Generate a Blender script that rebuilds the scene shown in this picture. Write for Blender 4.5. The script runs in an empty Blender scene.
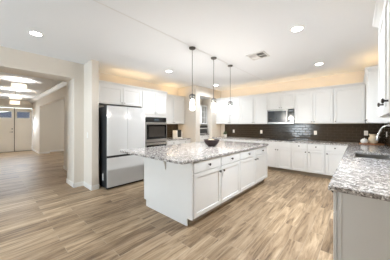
import bpy, bmesh, math, random
from mathutils import Vector, Matrix

random.seed(7)
S = bpy.context.scene
COL = S.collection
PI = math.pi

# ------------------------------------------------------------------ camera
cam_d = bpy.data.cameras.new('camera')
cam_d.sensor_fit = 'HORIZONTAL'
cam_d.sensor_width = 36.0
cam_d.lens = 184.3 / 390 * 36.0
cam_d.shift_y = -4.74 / 390
cam_d.clip_start = 0.05
cam_d.clip_end = 200
cam = bpy.data.objects.new('camera', cam_d)
COL.objects.link(cam)
cam.location = (0, 0, 1.366)
cam.rotation_euler = (PI / 2, 0, math.radians(41.485))
S.camera = cam

# ------------------------------------------------------------------ colour management
S.view_settings.view_transform = 'Standard'
S.view_settings.look = 'None'
S.view_settings.exposure = 1.0
S.view_settings.gamma = 1.0
S.view_settings.use_curve_mapping = False
S.cycles.use_denoising = True
S.cycles.max_bounces = 10
S.cycles.diffuse_bounces = 6
S.cycles.transparent_max_bounces = 12
S.cycles.sample_clamp_indirect = 6.0
S.cycles.caustics_reflective = False
S.cycles.caustics_refractive = False

# ------------------------------------------------------------------ world
W = bpy.data.worlds.new('world')
S.world = W
W.use_nodes = True
wn = W.node_tree
sky = wn.nodes.new('ShaderNodeTexSky')
sky.sky_type = 'NISHITA'
sky.sun_disc = False
sky.sun_elevation = math.radians(42)
sky.sun_rotation = math.radians(200)
wn.links.new(sky.outputs[0], wn.nodes['Background'].inputs[0])
wn.nodes['Background'].inputs[1].default_value = 0.4


def area_light(name, loc, rot, sx, sy, power, color=(1, 1, 1), parent=None, spread=PI):
    d = bpy.data.lights.new(name, 'AREA')
    d.shape = 'RECTANGLE'
    d.size, d.size_y = sx, sy
    d.energy = power
    d.color = color
    d.spread = spread
    o = bpy.data.objects.new(name, d)
    COL.objects.link(o)
    o.location = loc
    o.rotation_euler = rot
    o.parent = parent
    return o


# added fill lamps, unseen: patio side, foyer and side room
area_light('fill_patio', (-3.6, -4.75, 1.30), (PI / 2 + math.radians(42), 0, 0), 1.35, 2.2, 128, (0.72, 0.87, 1.0))  # added fill behind the camera, tilted up to lift the ceiling
area_light('fill_entry', (-12.9, 0.95, 1.5), (0, -PI / 2 + 0.5, 0), 0.5, 1.4, 14, (0.85, 0.93, 1.0))  # added foyer fill standing in front of the entry doors
area_light('fill_side_room', (-8.8, 4.35, 1.4), (PI / 2, 0, 0), 2.6, 1.7, 46, (0.85, 0.93, 1.0))  # added fill in front of a solid wall, brightens hall and side room

# ------------------------------------------------------------------ materials


def lin(c):
    out = []
    for v in c:
        v /= 255.0
        out.append(v / 12.92 if v <= 0.04045 else ((v + 0.055) / 1.055) ** 2.4)
    return (*out, 1.0)


def mat(name, rgb, rough=0.5, metal=0.0, emit=None, strength=0.0, bump=None, vary=0.0, spec=0.5, coat=0.0):
    m = bpy.data.materials.new(name)
    m.use_nodes = True
    nt = m.node_tree
    b = nt.nodes['Principled BSDF']
    b.inputs['Base Color'].default_value = lin(rgb)
    b.inputs['Roughness'].default_value = rough
    b.inputs['Metallic'].default_value = metal
    b.inputs['Specular IOR Level'].default_value = spec
    b.inputs['Coat Weight'].default_value = coat
    if emit:
        b.inputs['Emission Color'].default_value = lin(emit)
        b.inputs['Emission Strength'].default_value = strength
    tc = nt.nodes.new('ShaderNodeTexCoord')
    n = nt.nodes.new('ShaderNodeTexNoise')
    n.inputs['Scale'].default_value = bump[0] if bump else 9.0
    n.inputs['Detail'].default_value = 3
    nt.links.new(tc.outputs['Object'], n.inputs['Vector'])
    if vary:
        mx = nt.nodes.new('ShaderNodeMix')
        mx.data_type = 'RGBA'
        mx.inputs[6].default_value = lin([v * (1 - vary) for v in rgb])
        mx.inputs[7].default_value = lin([min(255, v * (1 + vary)) for v in rgb])
        nt.links.new(n.outputs['Fac'], mx.inputs[0])
        nt.links.new(mx.outputs[2], b.inputs['Base Color'])
    if bump:
        bp = nt.nodes.new('ShaderNodeBump')
        bp.inputs['Strength'].default_value = bump[1]
        bp.inputs['Distance'].default_value = 0.01
        nt.links.new(n.outputs['Fac'], bp.inputs['Height'])
        nt.links.new(bp.outputs[0], b.inputs['Normal'])
    return m


M = {}
M['wall'] = mat('wall_paint', (221, 214, 204), 0.75, bump=(140, 0.06), vary=0.01)
M['ceiling'] = mat('ceiling_paint', (231, 234, 238), 0.85, bump=(120, 0.06), vary=0.008)
M['trim'] = mat('trim_paint', (238, 236, 232), 0.4, vary=0.005)
M['cab'] = mat('cabinet_paint', (226, 226, 225), 0.35, vary=0.006)
M['gap'] = mat('cabinet_gap', (120, 118, 114), 0.8, vary=0.02)
M['knob'] = mat('dark_bronze', (62, 58, 54), 0.3, 0.9, vary=0.03)
M['nickel'] = mat('satin_nickel', (150, 148, 144), 0.3, 1.0, vary=0.02)
M['steel'] = mat('stainless_steel', (190, 188, 186), 0.28, 1.0, bump=(300, 0.02), vary=0.02)
M['chrome'] = mat('chrome', (225, 225, 225), 0.12, 1.0, vary=0.01)
M['black'] = mat('black_glass', (22, 22, 23), 0.08, vary=0.05, spec=0.6)
M['blackmatte'] = mat('black_plastic', (28, 28, 29), 0.45, vary=0.05)
M['fridgeglass'] = mat('white_fridge_glass', (212, 215, 218), 0.10, vary=0.004, spec=0.5, coat=0.2)
M['fridgebody'] = mat('fridge_side_metal', (58, 60, 62), 0.4, 0.5, vary=0.03)
M['toe'] = mat('toe_kick_shade', (158, 146, 130), 0.6, vary=0.03)  # toe-space shadow darkened into the kick colour
M['plate'] = mat('outlet_plastic', (240, 239, 235), 0.4, vary=0.005)
M['mwsteel'] = mat('dark_stainless', (150, 148, 146), 0.3, 1.0, bump=(300, 0.02), vary=0.02)
M['mwglass'] = mat('microwave_window', (30, 31, 34), 0.18, vary=0.05, spec=0.5)
M['ovenwin'] = mat('oven_inner_glass', (64, 60, 56), 0.10, vary=0.08)
M['bowl'] = mat('bowl_dark_wood', (46, 34, 34), 0.45, vary=0.15, spec=0.3)
M['ceramic'] = mat('cream_ceramic', (214, 198, 172), 0.55, vary=0.06, bump=(40, 0.15))
M['ceramic_white'] = mat('white_ceramic', (236, 234, 230), 0.35, vary=0.01)
M['leaf'] = mat('leaf_green', (58, 78, 48), 0.5, vary=0.3)
M['stem'] = mat('stem_green', (80, 88, 52), 0.6, vary=0.1)
M['led'] = mat('warm_light_strip', (255, 220, 170), 0.5, emit=(255, 196, 120), strength=3.0)
M['lens'] = mat('downlight_lens', (255, 255, 255), 0.5, emit=(255, 252, 246), strength=14.0)
M['bulb'] = mat('bulb_glow', (255, 255, 255), 0.5, emit=(255, 250, 240), strength=13.0)
M['shade'] = mat('drum_shade_fabric', (240, 226, 200), 0.8, emit=(255, 244, 228), strength=0.5, vary=0.02)
M['pendmetal'] = mat('pendant_gunmetal', (96, 94, 92), 0.35, 0.9, vary=0.04)
M['vent'] = mat('vent_paint', (222, 221, 219), 0.5, vary=0.01)
M['ventdark'] = mat('vent_cavity', (84, 82, 80), 0.9, vary=0.03)
M['entrydoor'] = mat('entry_door_paint', (236, 230, 220), 0.5, vary=0.01)
M['roof'] = mat('roof_shingle', (84, 84, 90), 0.9, vary=0.1)
M['stucco'] = mat('stucco', (222, 216, 206), 0.9, vary=0.03)
M['ground'] = mat('desert_ground', (176, 160, 138), 0.95, vary=0.1)


def glass(name, tint=(1, 1, 1), diffuse=0.0, gloss=0.06):
    m = bpy.data.materials.new(name)
    m.use_nodes = True
    nt = m.node_tree
    nt.nodes.remove(nt.nodes['Principled BSDF'])
    out = nt.nodes['Material Output']
    tr = nt.nodes.new('ShaderNodeBsdfTransparent')
    tr.inputs[0].default_value = (*tint, 1)
    gl = nt.nodes.new('ShaderNodeBsdfGlossy')
    gl.inputs['Roughness'].default_value = 0.03
    fr = nt.nodes.new('ShaderNodeLayerWeight')
    fr.inputs[0].default_value = 0.25
    ma = nt.nodes.new('ShaderNodeMath')
    ma.operation = 'MULTIPLY_ADD'
    ma.inputs[1].default_value = 0.5
    ma.inputs[2].default_value = gloss
    nt.links.new(fr.outputs['Fresnel'], ma.inputs[0])
    mx = nt.nodes.new('ShaderNodeMixShader')
    nt.links.new(ma.outputs[0], mx.inputs[0])
    nt.links.new(tr.outputs[0], mx.inputs[1])
    nt.links.new(gl.outputs[0], mx.inputs[2])
    last = mx
    if diffuse:
        tl = nt.nodes.new('ShaderNodeBsdfTranslucent')
        tl.inputs[0].default_value = (0.95, 0.95, 0.95, 1)
        mx2 = nt.nodes.new('ShaderNodeMixShader')
        mx2.inputs[0].default_value = diffuse
        nt.links.new(mx.outputs[0], mx2.inputs[1])
        nt.links.new(tl.outputs[0], mx2.inputs[2])
        last = mx2
    nt.links.new(last.outputs[0], out.inputs[0])
    return m


M['glass'] = glass('clear_glass')
M['pendglass'] = glass('seeded_pendant_glass', diffuse=0.05)


def floor_material():
    m = bpy.data.materials.new('wood_look_plank_tile')
    m.use_nodes = True
    nt = m.node_tree
    L = nt.links.new
    b = nt.nodes['Principled BSDF']
    tc = nt.nodes.new('ShaderNodeTexCoord')
    sep = nt.nodes.new('ShaderNodeSeparateXYZ')
    L(tc.outputs['Object'], sep.inputs[0])
    com = nt.nodes.new('ShaderNodeCombineXYZ')
    L(sep.outputs['Y'], com.inputs['X'])
    L(sep.outputs['X'], com.inputs['Y'])

    def brick(c1, c2, mort, size):
        t = nt.nodes.new('ShaderNodeTexBrick')
        t.offset = 0.37
        t.offset_frequency = 2
        t.inputs['Color1'].default_value = c1
        t.inputs['Color2'].default_value = c2
        t.inputs['Mortar'].default_value = mort
        t.inputs['Scale'].default_value = 1.0
        t.inputs['Mortar Size'].default_value = size
        t.inputs['Mortar Smooth'].default_value = 0.1
        t.inputs['Brick Width'].default_value = 0.92
        t.inputs['Row Height'].default_value = 0.155
        L(com.outputs[0], t.inputs['Vector'])
        return t
    rnd = brick((0, 0, 0, 1), (1, 1, 1, 1), (0.5, 0.5, 0.5, 1), 0.0028)
    # per-plank offset of the grain
    sc = nt.nodes.new('ShaderNodeVectorMath')
    sc.operation = 'MULTIPLY'
    sc.inputs[1].default_value = (1.5, 15.0, 1.0)
    L(com.outputs[0], sc.inputs[0])
    off = nt.nodes.new('ShaderNodeVectorMath')
    off.operation = 'MULTIPLY_ADD'
    off.inputs[1].default_value = (37.0, 23.0, 51.0)
    L(rnd.outputs['Color'], off.inputs[0])
    L(sc.outputs[0], off.inputs[2])
    n1 = nt.nodes.new('ShaderNodeTexNoise')
    n1.inputs['Scale'].default_value = 1.0
    n1.inputs['Detail'].default_value = 7
    n1.inputs['Roughness'].default_value = 0.68
    n1.inputs['Distortion'].default_value = 0.9
    L(off.outputs[0], n1.inputs['Vector'])
    r1 = nt.nodes.new('ShaderNodeValToRGB')
    e = r1.color_ramp.elements
    e[0].position = 0.33
    e[0].color = lin((98, 78, 57))
    e[1].position = 0.72
    e[1].color = lin((206, 186, 160))
    k = e.new(0.45)
    k.color = lin((154, 132, 106))
    k = e.new(0.57)
    k.color = lin((182, 160, 133))
    L(n1.outputs['Fac'], r1.inputs[0])
    # plank tone
    r2 = nt.nodes.new('ShaderNodeValToRGB')
    e = r2.color_ramp.elements
    e[0].position = 0.0
    e[0].color = (0.66, 0.61, 0.56, 1)
    e[1].position = 1.0
    e[1].color = (1.10, 1.08, 1.05, 1)
    L(rnd.outputs['Color'], r2.inputs[0])
    mul = nt.nodes.new('ShaderNodeMix')
    mul.data_type = 'RGBA'
    mul.blend_type = 'MULTIPLY'
    mul.inputs[0].default_value = 1.0
    L(r1.outputs[0], mul.inputs[6])
    L(r2.outputs[0], mul.inputs[7])
    # grout
    g = nt.nodes.new('ShaderNodeMix')
    g.data_type = 'RGBA'
    g.inputs[7].default_value = lin((168, 150, 128))
    L(rnd.outputs['Fac'], g.inputs[0])
    L(mul.outputs[2], g.inputs[6])
    L(g.outputs[2], b.inputs['Base Color'])
    b.inputs['Roughness'].default_value = 0.42
    b.inputs['Specular IOR Level'].default_value = 0.35
    inv = nt.nodes.new('ShaderNodeMath')
    inv.operation = 'MULTIPLY_ADD'
    inv.inputs[1].default_value = -1.0
    inv.inputs[2].default_value = 1.0
    L(rnd.outputs['Fac'], inv.inputs[0])
    bp = nt.nodes.new('ShaderNodeBump')
    bp.inputs['Strength'].default_value = 0.25
    bp.inputs['Distance'].default_value = 0.003
    L(inv.outputs[0], bp.inputs['Height'])
    L(bp.outputs[0], b.inputs['Normal'])
    return m


def granite_material():
    m = bpy.data.materials.new('speckled_granite')
    m.use_nodes = True
    nt = m.node_tree
    L = nt.links.new
    b = nt.nodes['Principled BSDF']
    tc = nt.nodes.new('ShaderNodeTexCoord')
    n1 = nt.nodes.new('ShaderNodeTexNoise')
    n1.inputs['Scale'].default_value = 30.0
    n1.inputs['Detail'].default_value = 6
    n1.inputs['Roughness'].default_value = 0.7
    n1.inputs['Distortion'].default_value = 0.8
    L(tc.outputs['Object'], n1.inputs['Vector'])
    r1 = nt.nodes.new('ShaderNodeValToRGB')
    e = r1.color_ramp.elements
    e[0].position = 0.33
    e[0].color = lin((104, 99, 97))
    e[1].position = 0.66
    e[1].color = lin((216, 213, 211))
    k = e.new(0.50)
    k.color = lin((170, 165, 162))
    L(n1.outputs['Fac'], r1.inputs[0])
    v = nt.nodes.new('ShaderNodeTexVoronoi')
    v.inputs['Scale'].default_value = 105.0
    L(tc.outputs['Object'], v.inputs['Vector'])
    sepc = nt.nodes.new('ShaderNodeSeparateColor')
    L(v.outputs['Color'], sepc.inputs[0])
    n2 = nt.nodes.new('ShaderNodeTexNoise')
    n2.inputs['Scale'].default_value = 22.0
    n2.inputs['Detail'].default_value = 3
    L(tc.outputs['Object'], n2.inputs['Vector'])
    add = nt.nodes.new('ShaderNodeMath')
    add.operation = 'MULTIPLY_ADD'
    add.inputs[1].default_value = 0.55
    L(sepc.outputs[0], add.inputs[0])
    L(n2.outputs['Fac'], add.inputs[2])
    r2 = nt.nodes.new('ShaderNodeValToRGB')
    e = r2.color_ramp.elements
    e[0].position = 0.50
    e[0].color = (1, 1, 1, 1)
    e[1].position = 0.70
    e[1].color = (0, 0, 0, 1)
    L(add.outputs[0], r2.inputs[0])
    mx = nt.nodes.new('ShaderNodeMix')
    mx.data_type = 'RGBA'
    mx.inputs[7].default_value = lin((62, 56, 56))
    L(r1.outputs[0], mx.inputs[6])
    r2b = nt.nodes.new('ShaderNodeMath')
    r2b.operation = 'MULTIPLY_ADD'
    r2b.inputs[1].default_value = 0.0
    r3 = nt.nodes.new('ShaderNodeValToRGB')
    e = r3.color_ramp.elements
    e[0].position = 0.98
    e[0].color = (0, 0, 0, 1)
    e[1].position = 1.06 if False else 1.0
    e[1].color = (0.85, 0.85, 0.85, 1)
    L(add.outputs[0], r3.inputs[0])
    inv = nt.nodes.new('ShaderNodeMath')
    inv.operation = 'MULTIPLY'
    inv.inputs[1].default_value = 0.8
    L(r2.outputs[0], inv.inputs[0])
    L(inv.outputs[0], mx.inputs[0])
    nt.nodes.remove(r2b)
    mx2 = nt.nodes.new('ShaderNodeMix')
    mx2.data_type = 'RGBA'
    mx2.inputs[7].default_value = lin((246, 244, 242))
    L(r3.outputs[0], mx2.inputs[0])
    L(mx.outputs[2], mx2.inputs[6])
    L(mx2.outputs[2], b.inputs['Base Color'])
    b.inputs['Roughness'].default_value = 0.12
    return m


def tile_material():
    m = mat('dark_brown_glazed_tile', (59, 51, 42), 0.13, vary=0.10, spec=0.35)
    return m


M['floor'] = floor_material()
M['granite'] = granite_material()
M['tile'] = tile_material()
M['grout'] = mat('dark_grout', (92, 84, 70), 0.8, vary=0.05)
M['board'] = mat('warm_wood_board', (150, 98, 58), 0.5, vary=0.2)

# ------------------------------------------------------------------ mesh helpers


def box(bm, x0, x1, y0, y1, z0, z1):
    x0, x1 = sorted((x0, x1))
    y0, y1 = sorted((y0, y1))
    z0, z1 = sorted((z0, z1))
    v = [bm.verts.new(p) for p in ((x0, y0, z0), (x1, y0, z0), (x1, y1, z0), (x0, y1, z0),
                                   (x0, y0, z1), (x1, y0, z1), (x1, y1, z1), (x0, y1, z1))]
    for f in ((3, 2, 1, 0), (4, 5, 6, 7), (0, 1, 5, 4), (1, 2, 6, 5), (2, 3, 7, 6), (3, 0, 4, 7)):
        bm.faces.new([v[i] for i in f])
    return bm


def lathe(bm, prof, center=(0, 0, 0), axis='Z', seg=24, close=True):
    """prof: list of (radius, height)"""
    cx, cy, cz = center
    rings = []
    for r, h in prof:
        ring = []
        for i in range(seg):
            a = 2 * PI * i / seg
            p, q = r * math.cos(a), r * math.sin(a)
            if axis == 'Z':
                co = (cx + p, cy + q, cz + h)
            elif axis == 'Y':
                co = (cx + p, cy + h, cz + q)
            else:
                co = (cx + h, cy + p, cz + q)
            ring.append(bm.verts.new(co))
        rings.append(ring)
    for a, b_ in zip(rings, rings[1:]):
        for i in range(seg):
            j = (i + 1) % seg
            bm.faces.new((a[i], a[j], b_[j], b_[i]))
    if close:
        bm.faces.new(rings[0][::-1])
        bm.faces.new(rings[-1])
    return bm


def tube(bm, pts, rad, seg=12):
    pts = [Vector(p) for p in pts]
    rings = []
    n = len(pts)
    ref = None
    for i, p in enumerate(pts):
        t = (pts[min(i + 1, n - 1)] - pts[max(i - 1, 0)]).normalized()
        if ref is None:
            ref = Vector((0, 0, 1)) if abs(t.z) < 0.9 else Vector((0, 1, 0))
        a = t.cross(ref)
        if a.length < 1e-4:
            a = t.cross(Vector((0, 1, 0)))
        a.normalize()
        b_ = t.cross(a).normalized()
        ref = -b_ if b_.dot(ref) < 0 else b_
        a = t.cross(ref).normalized()
        b_ = ref
        r = rad[i] if isinstance(rad, (list, tuple)) else rad
        rings.append([bm.verts.new(p + a * (r * math.cos(2 * PI * k / seg)) + b_ * (r * math.sin(2 * PI * k / seg))) for k in range(seg)])
    for a, b_ in zip(rings, rings[1:]):
        for i in range(seg):
            j = (i + 1) % seg
            bm.faces.new((a[i], a[j], b_[j], b_[i]))
    bm.faces.new(rings[0][::-1])
    bm.faces.new(rings[-1])
    return bm


def grid_prism(bm, xs, ys, filled, z0, z1):
    top, bot = {}, {}

    def V(d, i, j, z):
        if (i, j) not in d:
            d[(i, j)] = bm.verts.new((xs[i], ys[j], z))
        return d[(i, j)]
    nx, ny = len(xs) - 1, len(ys) - 1

    def F(i, j):
        return 0 <= i < nx and 0 <= j < ny and filled(i, j)
    for i in range(nx):
        for j in range(ny):
            if not F(i, j):
                continue
            bm.faces.new((V(top, i, j, z1), V(top, i + 1, j, z1), V(top, i + 1, j + 1, z1), V(top, i, j + 1, z1)))
            bm.faces.new((V(bot, i, j + 1, z0), V(bot, i + 1, j + 1, z0), V(bot, i + 1, j, z0), V(bot, i, j, z0)))
            for (di, dj, a, b_) in ((-1, 0, (i, j + 1), (i, j)), (1, 0, (i + 1, j), (i + 1, j + 1)),
                                    (0, -1, (i, j), (i + 1, j)), (0, 1, (i + 1, j + 1), (i, j + 1))):
                if not F(i + di, j + dj):
                    bm.faces.new((V(bot, *a, z0), V(bot, *b_, z0), V(top, *b_, z1), V(top, *a, z1)))
    return bm


def prism(bm, poly, axis_pts):
    """poly: 2D points; axis_pts: function (p, t)->3D for t in 0,1"""
    a = [bm.verts.new(axis_pts(p, 0)) for p in poly]
    b_ = [bm.verts.new(axis_pts(p, 1)) for p in poly]
    n = len(poly)
    for i in range(n):
        j = (i + 1) % n
        bm.faces.new((a[i], a[j], b_[j], b_[i]))
    bm.faces.new(a[::-1])
    bm.faces.new(b_)
    return bm


def link(name, bm, m, parent=None, bevel=0.0, smooth=False, seg=2):
    bmesh.ops.recalc_face_normals(bm, faces=bm.faces)
    me = bpy.data.meshes.new(name)
    bm.to_mesh(me)
    bm.free()
    me.materials.append(m)
    if smooth:
        for p in me.polygons:
            p.use_smooth = True
        me.set_sharp_from_angle(angle=math.radians(38))
    o = bpy.data.objects.new(name, me)
    COL.objects.link(o)
    o.parent = parent
    if bevel:
        md = o.modifiers.new('bevel', 'BEVEL')
        md.width = bevel
        md.segments = seg
        md.limit_method = 'ANGLE'
        md.angle_limit = math.radians(40)
    return o


def B():
    return bmesh.new()


def bx(name, m, dims, parent=None, bevel=0.0):
    return link(name, box(B(), *dims), m, parent, bevel)


def thing(name, label, cat, loc=(0, 0, 0), rz=0.0, group=None):
    o = bpy.data.objects.new(name, None)
    o.empty_display_size = 0.1
    COL.objects.link(o)
    o.location = loc
    o.rotation_euler = (0, 0, rz)
    tag(o, label, cat, group)
    return o


def tag(o, label, cat, group=None):
    o['label'] = label
    o['category'] = cat
    if group:
        o['group'] = group
    return o


def struct(name, bm, m, bevel=0.0):
    o = link(name, bm, m, None, bevel)
    o['kind'] = 'structure'
    return o


def copy_tree(o, parent=None):
    c = o.copy()
    COL.objects.link(c)
    c.parent = parent
    for ch in list(o.children):
        copy_tree(ch, c)
    return c


# ------------------------------------------------------------------ room shell
ZC = 2.745
HALL = 2.69
struct('floor', box(B(), -14.2, 0.6, -5.2, 8.0, -0.1, 0.0), M['floor'])
struct('ceiling', box(B(), -13.6, 0.6, -5.2, 8.0, ZC, ZC + 0.15), M['ceiling'])
struct('ceiling_hall', box(B(), -13.35, -5.2, -0.25, 4.6, HALL, ZC), M['ceiling'])

wl = B()
box(wl, -5.2, -4.66, -5.0, -0.25, 0, ZC)            # wall beside the foyer opening
box(wl, -5.2, -4.66, -0.25, 1.27, 2.40, ZC)         # header over the opening
box(wl, -5.2, -4.66, 1.27, 1.46, 0, ZC)             # pier
box(wl, -5.2, -4.18, 1.46, 1.60, 0, ZC)             # stub beside the refrigerator
box(wl, -5.2, -5.05, 1.60, 4.75, 0, ZC)             # wall behind refrigerator and ovens
struct('wall_left', wl, M['wall'])
wp = B()
box(wp, -6.35, -4.17, 4.75, 4.87, 0, ZC)
box(wp, -4.29, -4.17, 4.87, 4.98, 0, ZC)
box(wp, -4.29, -4.17, 4.98, 5.69, 2.42, ZC)
box(wp, -4.29, -4.17, 5.69, 6.42, 0, ZC)
box(wp, -6.35, -6.2, 4.87, 7.75, 0, ZC)
box(wp, -6.2, -4.17, 7.6, 7.75, 0, ZC)
box(wp, -4.29, -4.17, 6.42, 7.6, 0, ZC)
struct('wall_pantry', wp, M['wall'])
struct('wall_back', box(B(), -4.17, 0.60, 6.30, 6.42, 0, ZC), M['wall'])
struct('wall_right', box(B(), 0.48, 0.60, -0.90, 6.30, 0, ZC), M['wall'])
wf = B()
box(wf, -4.66, -4.3, -5.2, -5.0, 0, ZC)
box(wf, -2.9, 0.6, -5.2, -5.0, 0, ZC)
box(wf, -4.3, -2.9, -5.2, -5.0, 2.45, ZC)
struct('wall_front', wf, M['wall'])
we = B()
box(we, -1.62, 0.60, -1.04, -0.90, 0, ZC)
box(we, -0.75, -0.61, -5.0, -1.04, 0, ZC)
struct('light_block_wall', we, M['wall'])  # unseen wall added to keep patio fill off the near end panel
# unseen patio door added behind the camera for fill light and tile reflection
pw = B()
for x in (-4.3, -3.64, -2.98):
    box(pw, x, x + 0.08, -5.14, -5.06, 0, 2.45)
box(pw, -4.3, -2.9, -5.14, -5.06, 2.37, 2.45)
box(pw, -4.3, -2.9, -5.14, -5.06, 0.0, 0.07)
o = struct('added_window_1', pw, M['trim'])
g = bx('added_window_pane', M['glass'], (-4.22, -2.98, -5.105, -5.095, 0.07, 2.37), o)

# foyer / hall
wh = B()
box(wh, -6.92, -5.2, 1.61, 1.76, 0, HALL)
box(wh, -11.27, -6.92, 1.61, 1.76, 2.26, HALL)
box(wh, -13.3, -11.27, 1.66, 2.05, 0, HALL)
struct('wall_hall', wh, M['wall'])
wr = B()
box(wr, -11.90, -11.75, 2.05, 4.6, 0, HALL)
box(wr, -11.90, -5.2, 4.6, 4.75, 0, HALL)
struct('wall_side_room', wr, M['wall'])
struct('wall_hall_left', box(B(), -13.3, -5.2, -0.40, -0.25, 0, HALL), M['wall'])
en = B()
DY0, DYM, DY1, DZ = 0.17, 0.955, 1.74 - 0.10, 2.26
box(en, -13.45, -13.3, -0.4, DY0 - 0.02, 0, ZC)
box(en, -13.45, -13.3, DY1 + 0.02, 2.05, 0, ZC)
box(en, -13.45, -13.3, DY0 - 0.02, DY1 + 0.02, DZ + 0.02, ZC)
struct('wall_entry', en, M['wall'])

# mouldings and baseboards
bb = B()
box(bb, -4.66, -4.645, 1.275, 1.446, 0, 0.10)
box(bb, -4.645, -4.165, 1.446, 1.46, 0, 0.10)
box(bb, -4.18, -4.165, 1.46, 1.605, 0, 0.10)
box(bb, -5.2, -4.645, 1.255, 1.27, 0, 0.10)
box(bb, -4.66, -4.645, 1.255, 1.275, 0, 0.10)
box(bb, -4.66, -4.645, -5.0, -0.25, 0, 0.10)
struct('baseboard_left', bb, M['trim'], 0.004)
bb = B()
box(bb, -6.935, -5.2, 1.595, 1.61, 0, 0.10)
box(bb, -13.3, -11.255, 1.645, 1.66, 0, 0.10)
box(bb, -11.27, -11.255, 1.66, 2.05, 0, 0.10)
box(bb, -11.75, -11.735, 2.05, 4.6, 0, 0.10)
box(bb, -6.935, -6.92, 1.61, 1.76, 0, 0.10)
struct('baseboard_hall', bb, M['trim'], 0.004)
# crown moulding along the hall's right wall
cr = B()
pf = [(0, 0), (0, -0.13), (-0.015, -0.13), (-0.025, -0.10), (-0.06, -0.06), (-0.095, -0.03), (-0.10, 0)]
prism(cr, pf, lambda p, t: ((-13.3, -5.2)[t], 1.61 + p[0] if t >= 0 else 0, HALL + p[1]))
struct('trim_1', cr, M['trim'])
# ceiling joint line running along the pendants
struct('trim_2', box(B(), -2.184, -2.176, -4.9, 6.3, ZC - 0.0025, ZC), M['vent'])

# entry doors
for n, (y0, y1) in (('door_1', (DY0, DYM - 0.012)), ('door_2', (DYM + 0.012, DY1))):
    d = grid_prism(B(), [y0, y0 + 0.09, y1 - 0.09, y1], [0.012, 1.72, 2.07, DZ], lambda i, j: not (i == 1 and j == 1), -0.022, 0.022)
    for v in d.verts:
        y, z, x = v.co
        v.co = (-13.37 + x, y, z)
    o = struct(n, d, M['entrydoor'], 0.004)
    bx('glass_pane', M['glass'], (-13.374, -13.366, y0 + 0.09, y1 - 0.09, 1.72, 2.07), o)
    for z0, z1 in ((0.25, 0.82), (0.92, 1.62)):
        p = grid_prism(B(), [y0 + 0.12, y0 + 0.135, y1 - 0.135, y1 - 0.12], [z0, z0 + 0.015, z1 - 0.015, z1],
                       lambda i, j: not (i == 1 and j == 1), 0, 0.006)
        for v in p.verts:
            y, z, x = v.co
            v.co = (-13.349 + x, y, z)
        link('panel_moulding', p, M['entrydoor'], o)
    if n == 'door_1':
        h = B()
        lathe(h, [(0.028, 0), (0.028, 0.012)], (-13.348, y1 - 0.07, 1.02), 'X', 16)
        box(h, -13.31, -13.295, y1 - 0.17, y1 - 0.05, 1.01, 1.03)
        tube(h, [(-13.34, y1 - 0.07, 1.02), (-13.30, y1 - 0.07, 1.02)], 0.009, 8)
        link('handle', h, M['nickel'], o)
        link('deadbolt', lathe(B(), [(0.03, 0), (0.03, 0.02), (0.012, 0.024), (0.012, 0.035)], (-13.348, y1 - 0.07, 1.18), 'X', 16), M['nickel'], o)
struct('trim_3', box(B(), -13.40, -13.345, DYM - 0.012, DYM + 0.012, 0.0, DZ), M['knob'])
th = box(B(), -13.45, -13.29, DY0, DY1, 0, 0.012)
struct('trim_4', th, M['knob'])

# what shows through the entry glass
struct('ground', box(B(), -70, -14.2, -25, 35, -0.3, -0.1), M['ground'])
hs = thing('neighbor_house', 'pale stucco house with grey gabled roof seen through right entry door glass', 'house', (-42, 4.5, -0.1))
bx('wall', M['stucco'], (-8, 0, -7, 7, 0, 2.75), hs)
rf = B()
prism(rf, [(-7.6, 2.70), (7.6, 2.70), (7.6, 2.86), (2.5, 4.3), (-7.6, 2.86)], lambda p, t: ((-8.4, 0.4)[t], p[0], p[1]))
link('roof', rf, M['roof'], hs)


# ------------------------------------------------------------------ cabinets (local x = along the front, y = depth, z = up)
def shaker(x0, x1, z0, z1, y=0.0, th=0.02, rail=0.055):
    bm = B()
    r = min(rail, (x1 - x0) * 0.28, (z1 - z0) * 0.28)
    loops = [((x0, x1, z0, z1), y), ((x0, x1, z0, z1), y - th), ((x0 + r, x1 - r, z0 + r, z1 - r), y - th),
             ((x0 + r + 0.005, x1 - r - 0.005, z0 + r + 0.005, z1 - r - 0.005), y - th + 0.011)]
    prev = None
    for (a, b_, c, d), yy in loops:
        ring = [bm.verts.new(p) for p in ((a, yy, c), (b_, yy, c), (b_, yy, d), (a, yy, d))]
        if prev:
            for i in range(4):
                j = (i + 1) % 4
                bm.faces.new((prev[i], prev[j], ring[j], ring[i]))
        else:
            bm.faces.new(ring[::-1])
        prev = ring
    bm.faces.new(prev)
    return bm


def slab(x0, x1, z0, z1, y=0.0, th=0.02):
    return box(B(), x0, x1, y - th, y, z0, z1)


def knob(x, z, y=-0.02, s=1.0):
    return lathe(B(), [(0.006 * s, 0.0), (0.0055 * s, -0.014 * s), (0.010 * s, -0.018 * s), (0.015 * s, -0.021 * s), (0.016 * s, -0.026 * s), (0.011 * s, -0.030 * s), (0.003 * s, -0.031 * s)], (x, y, z), 'Y', 14)


def add_door(t, x0, x1, z0, z1, kx=None, kz=None, ks=1.0, name='door', flat=False, metal='knob'):
    g_ = 0.0075
    bm = slab(x0 + g_, x1 - g_, z0 + g_, z1 - g_) if flat else shaker(x0 + g_, x1 - g_, z0 + g_, z1 - g_)
    d = link(name, bm, M['cab'], t, 0.0025)
    if kx is not None:
        link('knob', knob(kx, kz, s=ks), M[metal], d, smooth=True)
    return d


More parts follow.
